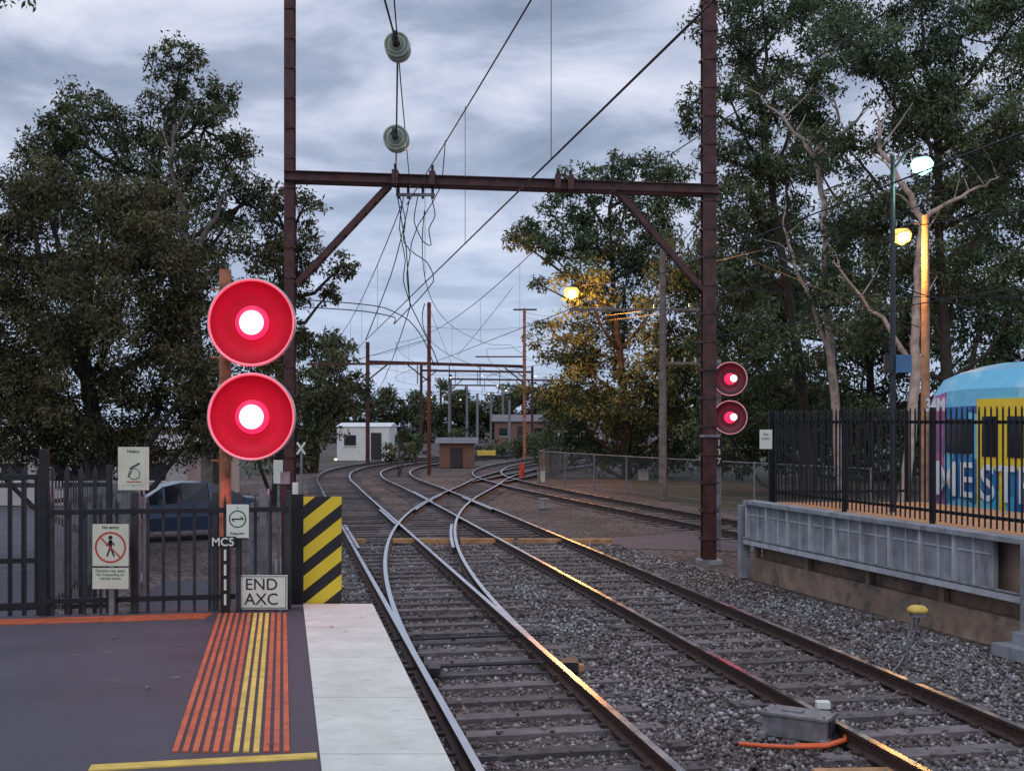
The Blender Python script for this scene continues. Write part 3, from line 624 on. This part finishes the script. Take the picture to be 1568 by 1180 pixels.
# ------------------------------------------------------------ trackside bits
B=MB();q=Vector((2.72,11.15,0));rz=-.55
B.box((q.x,q.y,.12),(.62,.30,.2),'galv',rz=rz);B.box((q.x,q.y,.235),(.66,.34,.035),'galv',rz=rz);B.box((q.x+.22,q.y-.16,.14),(.14,.12,.16),'dgrey',rz=rz)
B.box((q.x-.05,q.y+.02,.26),(.2,.1,.02),'galv',rz=rz)
for o in(-.3,.3): B.box((q.x+o*.85,q.y-o*.5,.03),(.08,.42,.06),'galv',rz=rz)
for a in(-.28,.28):
    for b_ in(-.13,.13):
        B.lathe((q.x+a*math.cos(rz)-b_*math.sin(rz),q.y+a*math.sin(rz)+b_*math.cos(rz),.252),(0,0,1),[(0,.014),(.012,.014),(.013,0)],'dgrey',6)
B.build('point_motor_box',bevel=.012)
B=MB();B.box((3.0,11.35,.27),(.13,.10,.07),'white');B.box((3.0,11.35,.1),(.05,.05,.28),'galv');B.build('track_marker_block',bevel=.008)
B=MB();pts=[(3.05,11.2,.1),(3.12,11.0,.09),(3.06,10.8,.07),(2.85,10.68,.05),(2.55,10.66,.05),(2.3,10.74,.04),(2.1,10.85,.03)]
B.tube(pts,.020,'plastic_or',8);B.tube([(p[0]+.02,p[1]+.06,p[2]) for p in pts[:5]],.018,'plastic_or',8);B.build('orange_conduit')
B=MB();B.box((3.02,9.95,.0),(.9,.24,.08),'board',rz=.05);B.build('timber_block')
B=MB();x0,y0=4.9,14.2
B.lathe((x0,y0,.70),(0,0,1),[(0,.01),(0,.12),(.04,.12),(.075,.08),(.085,.01)],'yellow',20);B.box((x0,y0,.67),(.16,.16,.05),'galv')
B.tube([(x0-.03,y0,.66),(x0-.12,y0,.35),(x0-.14,y0,0)],.018,'galv');B.tube([(x0+.03,y0,.66),(x0-.05,y0+.08,.3),(x0-.2,y0,.1),(x0-.35,y0-.15,0)],.014,'galv')
B.build('trackside_indicator')
B=MB();B.box((float(fA(14.3))+1.12,14.1,.05),(.2,.16,.1),'board',rz=.4);B.build('timber_chock',bevel=.02)
for u,v,s_ in((833,778,.3),(985,735,.5)):
    y=5400/(v-645);q=P(u,v,y);B=MB();B.box((q.x,y,s_/2),(s_,s_*.8,s_),'concrete');B.box((q.x,y,s_+.02),(s_*1.1,s_*.9,.04),'galv');B.build('cable_pit_box',bevel=.01)
B=MB();q=P(799,730,62);B.tube([(q.x,62,0),(q.x,62,.5)],[.16,.12],'red',8);B.box((q.x,62,.65),(.26,.2,.3),'red');B.build('red_trackside_marker')
B=MB();q=P(829,730,58);B.box((q.x,58,.3),(.35,.3,.6),'white');B.box((q.x,58,.62),(.42,.36,.06),'galv');B.build('relay_cabinet')
B=MB();q=P(745,710,90);B.box((q.x,90,.6),(1.4,.05,.4),'yellow');B.tube([(q.x,90.05,0),(q.x,90.05,.9)],.05,'dgrey');B.build('buffer_sign')
def clf(x0,y0,x1,y1,h=1.55):
    B=MB();a=Vector((x0,y0,0));c=Vector((x1,y1,0));n=int((c-a).length/2.4)
    for i in range(n+1):
        q=a.lerp(c,i/n);B.tube([q,q+Vector((0,0,h+.05))],.035,'galv',6)
    B.tube([a+Vector((0,0,h)),c+Vector((0,0,h))],.022,'galv',5);B.tube([a+Vector((0,0,.1)),c+Vector((0,0,.1))],.015,'galv',5)
    sp=.17;k=int((c-a).length/sp);w=int(h/sp)
    for i in range(-w,k):
        t0=max(0,i)/k;t1=min(k,i+w)/k
        z0=0 if i>=0 else -i/w*h; z1=h if i+w<=k else (k-i)/w*h
        B.beam(a.lerp(c,t0)+Vector((0,0,z0)),a.lerp(c,t1)+Vector((0,0,z1)),.006,.006,'mesh');B.beam(a.lerp(c,t0)+Vector((0,0,h-z0)),a.lerp(c,t1)+Vector((0,0,h-z1)),.006,.006,'mesh')
    return B.build('chain_link_fence')
clf(1.3,57,5.9,46);clf(5.9,46,11,36);clf(1.3,57,3.5,75)
def hut(name,x0,x1,y0,y1,h,rh,wk,rk,ov=.3):
    B=MB();B.box(((x0+x1)/2,(y0+y1)/2,h/2),(x1-x0,y1-y0,h),wk)
    ym=(y0+y1)/2
    B.add([(x0-ov,y0-ov,h),(x1+ov,y0-ov,h),(x1+ov,ym,h+rh),(x0-ov,ym,h+rh),(x0-ov,y1+ov,h),(x1+ov,y1+ov,h)],[(0,1,2,3),(3,2,5,4),(0,3,4),(1,5,2),(0,4,5,1)],rk)
    w=(x1-x0);n=max(1,int(w/2))
    for i in range(n):
        cx=x0+w*(i+.5)/n
        if i==n//2: B.box((cx,y0-.02,h*.42),(.8,.06,h*.8),'dgrey')
        else: B.box((cx,y0-.02,h*.6),(.9,.06,h*.3),'glass');B.box((cx,y0-.03,h*.6-h*.17),(1.0,.1,.06),'white')
    return B.build(name)
hut('weatherboard_house',-19,-11.6,42,50,2.0,.5,'wallw','wallw')
hut('signal_hut',-13.4,-9.4,90,96,2.6,.3,'hutw','hutw',.1)
hut('relay_hut',-4.7,-2.5,76,79,1.6,.35,'brick','roof')
hut('station_building',-2,4,134,140,3.0,.8,'brick','roof')
hut('shelter',4.5,9,118,124,2.6,.5,'wallw','roof')
def car(x,y,rz):
    B=MB();B.T=Matrix.Translation((x,y,0))@Matrix.Rotation(rz,4,'Z')
    sec=[(-2.25,.60,.35,.58,.60,.50),(-2.15,.78,.26,.72,.74,.62),(-1.15,.87,.24,.88,.92,.72),(-.45,.89,.24,.92,1.34,.60),(.0,.90,.24,.94,1.44,.60),(.7,.90,.24,.95,1.42,.60),(1.05,.89,.24,.96,1.34,.60),(1.65,.87,.26,.97,1.02,.64),(2.15,.82,.30,.95,.97,.64),(2.3,.7,.36,.80,.82,.58)]
    vs=[]
    for(xx,hw,z0,zb_,zr,hr) in sec: vs+=[(xx,-hw*.97,z0),(xx,-hw,(z0+zb_)/2),(xx,-hw*.97,zb_),(xx,-hr,zr),(xx,hr,zr),(xx,hw*.97,zb_),(xx,hw,(z0+zb_)/2),(xx,hw*.97,z0)]
    for i in range(len(sec)-1):
        for j in range(7):
            k='glass' if (j in(2,4) and 2<=i<=6) or (j==3 and i in(2,6)) else 'carpaint'
            b0=i*8+j;B.add([vs[b0],vs[b0+1],vs[b0+9],vs[b0+8]],[(0,1,2,3)],k,False)
    B.add(vs[:8],[tuple(range(8))],'carpaint');B.add(vs[-8:],[tuple(range(8))[::-1]],'carpaint')
    for s_ in(-1,1):
        for i in(3,5,6):
            xx,hw,z0,zb_,zr,hr=sec[i];B.beam((xx,s_*hw*.98,zb_),(xx,s_*(hr+.01),zr),.06,.05,'carpaint')
        B.box((-.55,s_*.98,.98),(.16,.14,.12),'carpaint')
    for xx in(-1.4,1.4):
        for yy in(-.82,.82): B.tube([(xx,yy-.1,.33),(xx,yy+.1,.33)],.33,'tyre',18);B.tube([(xx,yy-.11,.33),(xx,yy+.11,.33)],.19,'galv',12)
    for yy in(-.6,.6): B.box((-2.18,yy,.62),(.08,.3,.12),'white');B.box((2.25,yy,.75),(.08,.3,.12),'red')
    B.box((-2.26,0,.42),(.04,.5,.12),'white')
    return B.build('parked_car')
car(-8.7,30.5,.45)
# ------------------------------------------------------------ trees
LEAFK=[0]
def tree(name,y,lobes,leaf,bark,base_u,seed,dens=1.0,depth=1.0,limbs=(),tr=.28,ll=.0043,spread=1.0,branches=True,grow=1.08,lbark='palebark',trunk_on=True,toplit=.22):
    r_=np.random.default_rng(seed);B=MB();k=y/F
    bx=(base_u-784)*k;topz=max(P(0,l[1],y).z for l in lobes)
    cxs=[P(l[0],l[1],y).x for l in lobes];mx_=sum(cxs)/len(cxs)
    trunk=[Vector((bx,y,-.1)),Vector((bx+(mx_-bx)*.2+.1,y+.1,topz*.25)),Vector((bx+(mx_-bx)*.55-.15,y,topz*.55)),Vector((mx_,y,topz*.85))]
    tp=[]
    for i in range(3):
        for t in(0,.25,.5,.75): tp.append(trunk[i].lerp(trunk[i+1],t))
    tp.append(trunk[-1]);nT=len(tp)
    if trunk_on: B.tube(tp,[tr*(1-.8*i/nT) for i in range(nT)],bark,9)
    Vs=[];tones=[]
    for(u,v,rp) in lobes:
        dy=r_.uniform(-1,1)*depth;c=P(u,v,y);c=Vector((c.x,y+dy,c.z));rr=rp*k*grow
        idx=min(range(nT),key=lambda i:abs(tp[i].z-(c.z-rr*1.6-.5))) ;s=tp[idx];mid=s.lerp(c,.5)+Vector((0,0,-.12*(c-s).length))+Vector(r_.normal(0,.15,3).tolist())
        rb=max(.05,tr*.34)
        if branches:
            q=[s,s.lerp(mid,.5)+Vector((0,0,-.05)),mid,mid.lerp(c,.5)+Vector((0,0,.05)),c]
            B.tube(q,[rb,rb*.85,rb*.7,rb*.5,rb*.3],bark,6)
        nc=int(26*spread)
        dirs=r_.normal(0,1,(nc,3));dirs/=np.linalg.norm(dirs,axis=1)[:,None];rad=r_.random(nc)**.42
        cc=np.array(c)+dirs*rad[:,None]*rr*np.array([1.08,1.0,.95]);cr=rr*r_.uniform(.18,.40,nc)
        lt=r_.uniform(-.12,.12)
        tn=r_.uniform(.02,.62,nc)+dirs[:,2]*toplit*rad+lt  # random clump tone, plus upper clumps painted lighter as lit tops
        if branches:
            for i in range(0,nc,2):
                e=Vector(cc[i].tolist());mm=c.lerp(e,.5)+Vector((0,0,-.05*rr));B.tube([c,mm,e],[rb*.28,rb*.18,rb*.08],bark,4,cap=False)
        Lf=ll*y;area=.5*Lf*Lf*.40;nl=int(dens*2.9*math.pi*rr*rr/area/nc)
        n=nl*nc;ci=np.repeat(np.arange(nc),nl)
        g=r_.normal(0,1,(n,3));gl=np.linalg.norm(g,axis=1)[:,None];g=g/gl*np.minimum(gl,1.8)
        pos=cc[ci]+g*cr[ci][:,None]*np.array([.62,.62,.44])
        d_=r_.normal(0,1,(n,3));d_[:,2]-=.8;d_/=np.linalg.norm(d_,axis=1)[:,None]
        sd=np.cross(d_,r_.normal(0,1,(n,3)));sd/=np.linalg.norm(sd,axis=1)[:,None]
        sz=Lf*r_.uniform(.5,1.4,n)[:,None]
        q0=pos;q1=pos+d_*sz*.45+sd*sz*.18;q2=pos+d_*sz;q3=pos+d_*sz*.45-sd*sz*.18
        Vs.append(np.stack([q0,q1,q2,q3],1).reshape(-1,3));tones.append(np.clip(tn[ci]+r_.normal(0,.10,n),0,1))
    for li,lb in enumerate(limbs):
        pts=[P(u,v,y-depth*.9-.6*(i/len(lb))) for i,(u,v) in enumerate(lb)];pts2=[]
        if li==0: pts[0]=Vector((pts[0].x,pts[0].y,0))
        for i in range(len(pts)-1):
            for t in(0,.25,.5,.75): pts2.append(pts[i].lerp(pts[i+1],t)+Vector(r_.normal(0,.05,3).tolist()))
        pts2.append(pts[-1]);m_=len(pts2);r0=.19 if li==0 else .10
        B.tube(pts2,[r0*(1-.85*i/m_) for i in range(m_)],lbark,7)
        for i in range(5,m_-1,2):
            e=pts2[i]+Vector((r_.uniform(-1.3,1.3),r_.uniform(-.3,.6),r_.uniform(.4,1.6)));B.tube([pts2[i],pts2[i].lerp(e,.5)+Vector((.1,0,.1)),e],[r0*.22,r0*.15,r0*.06],lbark,5)
    V=np.concatenate(Vs)
    if not B.v: B.tube([(bx,y,0),(bx,y,.3)],.02,bark,4)
    ob=B.build(name,origin=(bx,y,0))
    V=V-np.array([bx,y,0]);Fc=np.arange(len(V)).reshape(-1,4);LEAFK[0]+=len(Fc)
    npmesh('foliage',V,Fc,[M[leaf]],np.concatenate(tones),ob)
    return ob
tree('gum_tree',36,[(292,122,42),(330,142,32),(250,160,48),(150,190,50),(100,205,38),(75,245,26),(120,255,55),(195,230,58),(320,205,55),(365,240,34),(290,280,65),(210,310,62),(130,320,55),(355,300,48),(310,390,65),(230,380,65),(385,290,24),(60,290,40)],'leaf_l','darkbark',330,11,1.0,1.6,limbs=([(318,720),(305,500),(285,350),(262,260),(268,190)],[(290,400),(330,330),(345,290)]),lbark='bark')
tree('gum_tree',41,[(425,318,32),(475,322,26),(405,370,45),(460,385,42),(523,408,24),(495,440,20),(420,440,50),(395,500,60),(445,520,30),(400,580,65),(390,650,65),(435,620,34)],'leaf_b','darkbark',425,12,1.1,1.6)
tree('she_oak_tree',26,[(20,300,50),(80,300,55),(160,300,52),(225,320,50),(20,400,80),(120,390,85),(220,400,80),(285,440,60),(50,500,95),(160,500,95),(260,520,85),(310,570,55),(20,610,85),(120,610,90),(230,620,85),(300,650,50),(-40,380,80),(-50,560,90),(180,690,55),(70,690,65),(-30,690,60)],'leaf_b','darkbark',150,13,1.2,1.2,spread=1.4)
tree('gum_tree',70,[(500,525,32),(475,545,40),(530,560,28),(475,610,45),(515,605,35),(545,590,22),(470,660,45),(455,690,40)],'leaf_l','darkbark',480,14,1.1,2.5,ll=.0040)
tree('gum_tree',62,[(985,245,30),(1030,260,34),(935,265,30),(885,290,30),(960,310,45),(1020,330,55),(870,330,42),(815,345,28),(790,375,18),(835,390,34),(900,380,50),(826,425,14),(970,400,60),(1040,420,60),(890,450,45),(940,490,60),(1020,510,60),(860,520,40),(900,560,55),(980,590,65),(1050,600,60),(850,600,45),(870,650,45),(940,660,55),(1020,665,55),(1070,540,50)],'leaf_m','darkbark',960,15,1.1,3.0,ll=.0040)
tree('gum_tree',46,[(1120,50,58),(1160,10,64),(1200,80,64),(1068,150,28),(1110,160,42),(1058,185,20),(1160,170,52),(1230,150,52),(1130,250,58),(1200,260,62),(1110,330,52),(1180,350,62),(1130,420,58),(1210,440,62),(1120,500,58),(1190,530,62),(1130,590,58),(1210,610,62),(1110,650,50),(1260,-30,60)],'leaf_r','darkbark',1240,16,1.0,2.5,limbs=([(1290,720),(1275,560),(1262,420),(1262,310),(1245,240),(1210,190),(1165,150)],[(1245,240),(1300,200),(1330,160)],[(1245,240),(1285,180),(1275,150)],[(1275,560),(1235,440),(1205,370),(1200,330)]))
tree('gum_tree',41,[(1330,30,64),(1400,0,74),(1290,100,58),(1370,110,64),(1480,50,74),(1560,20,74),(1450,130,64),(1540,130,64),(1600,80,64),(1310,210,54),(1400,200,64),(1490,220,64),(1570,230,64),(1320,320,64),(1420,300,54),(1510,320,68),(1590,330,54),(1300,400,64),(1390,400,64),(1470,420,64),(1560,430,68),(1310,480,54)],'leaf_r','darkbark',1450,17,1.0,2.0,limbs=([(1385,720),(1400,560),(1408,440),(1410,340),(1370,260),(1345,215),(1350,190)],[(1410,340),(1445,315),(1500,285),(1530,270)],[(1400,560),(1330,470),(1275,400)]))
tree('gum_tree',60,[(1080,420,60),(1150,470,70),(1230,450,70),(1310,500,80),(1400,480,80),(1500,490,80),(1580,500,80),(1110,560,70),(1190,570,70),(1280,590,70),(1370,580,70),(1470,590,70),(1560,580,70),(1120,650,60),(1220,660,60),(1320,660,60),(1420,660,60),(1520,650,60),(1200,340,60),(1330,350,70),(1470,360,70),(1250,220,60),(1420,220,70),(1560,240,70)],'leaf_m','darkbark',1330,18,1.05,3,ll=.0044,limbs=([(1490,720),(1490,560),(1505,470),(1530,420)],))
def row(u0,u1,st,v,r,jit): return [(u,v+random.uniform(-jit,jit),r*random.uniform(.75,1.25)) for u in range(u0,u1,st)]
tree('undergrowth',50,row(1090,1640,38,650,34,12)+row(1090,1640,38,700,26,6),'leaf_m','darkbark',1300,23,1.1,1.5,spread=.8,branches=False,trunk_on=False)
tree('undergrowth',72,row(840,1100,30,690,24,6),'leaf_m','darkbark',960,24,1.1,1.5,ll=.0042,spread=.7,branches=False,trunk_on=False)
tree('distant_treeline',170,[(x,random.uniform(602,622)+ (8 if 640<x<760 else 0),random.uniform(18,30)) for x in range(440,1300,22)]+[(x,650,30) for x in range(440,1300,26)],'leaf_l','darkbark',700,19,1.3,5,ll=.0034,spread=.5,branches=False,trunk_on=False)
tree('shrub',64,[(600,690,16),(622,690,15)],'leaf_l','darkbark',610,20,1.1,1,ll=.0034,spread=.5,tr=.05)
tree('shrub',95,[(740,690,12),(760,685,14),(800,680,20),(830,675,26),(700,665,14),(640,680,16),(612,680,14)],'leaf_m','darkbark',760,21,1.1,1,ll=.0034,spread=.5,tr=.05)
tree('overhanging_branch',9,[(10,12,12),(32,-4,14),(-6,-2,14),(22,22,8)],'leaf_r','darkbark',-60,22,.2,.2,ll=.007,spread=.5,tr=.02,branches=False,trunk_on=False)
print('leaves',LEAFK[0])
# ------------------------------------------------------------ world
w=bpy.data.worlds.new('World');sc.world=w;w.use_nodes=True;nt=w.node_tree;N=nt.nodes;K=nt.links
bg=N['Background'];sky=N.new('ShaderNodeTexSky');sky.sky_type='NISHITA';sky.sun_disc=False;sky.sun_elevation=math.radians(28);sky.sun_rotation=math.radians(200)
tc=N.new('ShaderNodeTexCoord');sx=N.new('ShaderNodeSeparateXYZ');K.new(tc.outputs['Generated'],sx.inputs[0])
def mth(op,a,b_=None): return mnode(N,K,op,a,b_)
den=mth('ADD',mth('MAXIMUM',sx.outputs[2],0),.14);cb=N.new('ShaderNodeCombineXYZ');K.new(mth('DIVIDE',sx.outputs[0],den),cb.inputs[0]);K.new(mth('DIVIDE',sx.outputs[1],den),cb.inputs[1])
mp=N.new('ShaderNodeMapping');mp.inputs['Rotation'].default_value=(0,0,.55);mp.inputs['Location'].default_value=(5.3,2.2,0);K.new(cb.outputs[0],mp.inputs[0])
no=N.new('ShaderNodeTexNoise');no.inputs['Scale'].default_value=1.9;no.inputs['Detail'].default_value=10;no.inputs['Roughness'].default_value=.56;no.inputs['Distortion'].default_value=.35;K.new(mp.outputs[0],no.inputs[0])
cr=N.new('ShaderNodeValToRGB');e=cr.color_ramp.elements;e[0].position=.34;e[0].color=(.25,.30,.42,1);e[1].position=.68;e[1].color=(.80,.81,.92,1);x=e.new(.46);x.color=(.36,.42,.56,1);x=e.new(.55);x.color=(.55,.60,.75,1)
K.new(no.outputs[0],cr.inputs[0])
hz=N.new('ShaderNodeMapRange');hz.inputs[1].default_value=.02;hz.inputs[2].default_value=.24;hz.inputs[3].default_value=.85;hz.inputs[4].default_value=0;K.new(sx.outputs[2],hz.inputs[0])
mx=N.new('ShaderNodeMix');mx.data_type='RGBA';K.new(hz.outputs[0],mx.inputs[0]);K.new(cr.outputs[0],mx.inputs[6]);mx.inputs[7].default_value=(.47,.58,.80,1)
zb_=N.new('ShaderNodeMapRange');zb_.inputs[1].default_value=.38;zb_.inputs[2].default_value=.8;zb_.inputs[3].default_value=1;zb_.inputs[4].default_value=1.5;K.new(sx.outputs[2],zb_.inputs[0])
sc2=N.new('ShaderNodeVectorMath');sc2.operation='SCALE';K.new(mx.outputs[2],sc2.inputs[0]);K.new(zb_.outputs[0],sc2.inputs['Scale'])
sk=N.new('ShaderNodeVectorMath');sk.operation='SCALE';K.new(sky.outputs[0],sk.inputs[0]);sk.inputs['Scale'].default_value=.006
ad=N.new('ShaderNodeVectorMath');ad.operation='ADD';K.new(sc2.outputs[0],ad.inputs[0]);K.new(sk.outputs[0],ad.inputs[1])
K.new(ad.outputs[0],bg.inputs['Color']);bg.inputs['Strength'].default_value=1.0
su=bpy.data.lights.new('sun','SUN');su.energy=.5;su.angle=math.radians(35);su.color=(1,.95,.93);so=bpy.data.objects.new('sun',su);sc.collection.objects.link(so)
so.rotation_euler=(math.radians(48),0,math.radians(-20))
# ------------------------------------------------------------ camera
cam=bpy.data.cameras.new('camera');cam.lens=36*F/1568;cam.sensor_width=36;cam.shift_y=55/1568;cam.clip_end=2000;co=bpy.data.objects.new('camera',cam);sc.collection.objects.link(co)
co.location=(0,0,CAMH);co.rotation_euler=(math.pi/2,0,0);sc.camera=co
sc.view_settings.view_transform='Standard';sc.view_settings.look='None';sc.view_settings.exposure=0
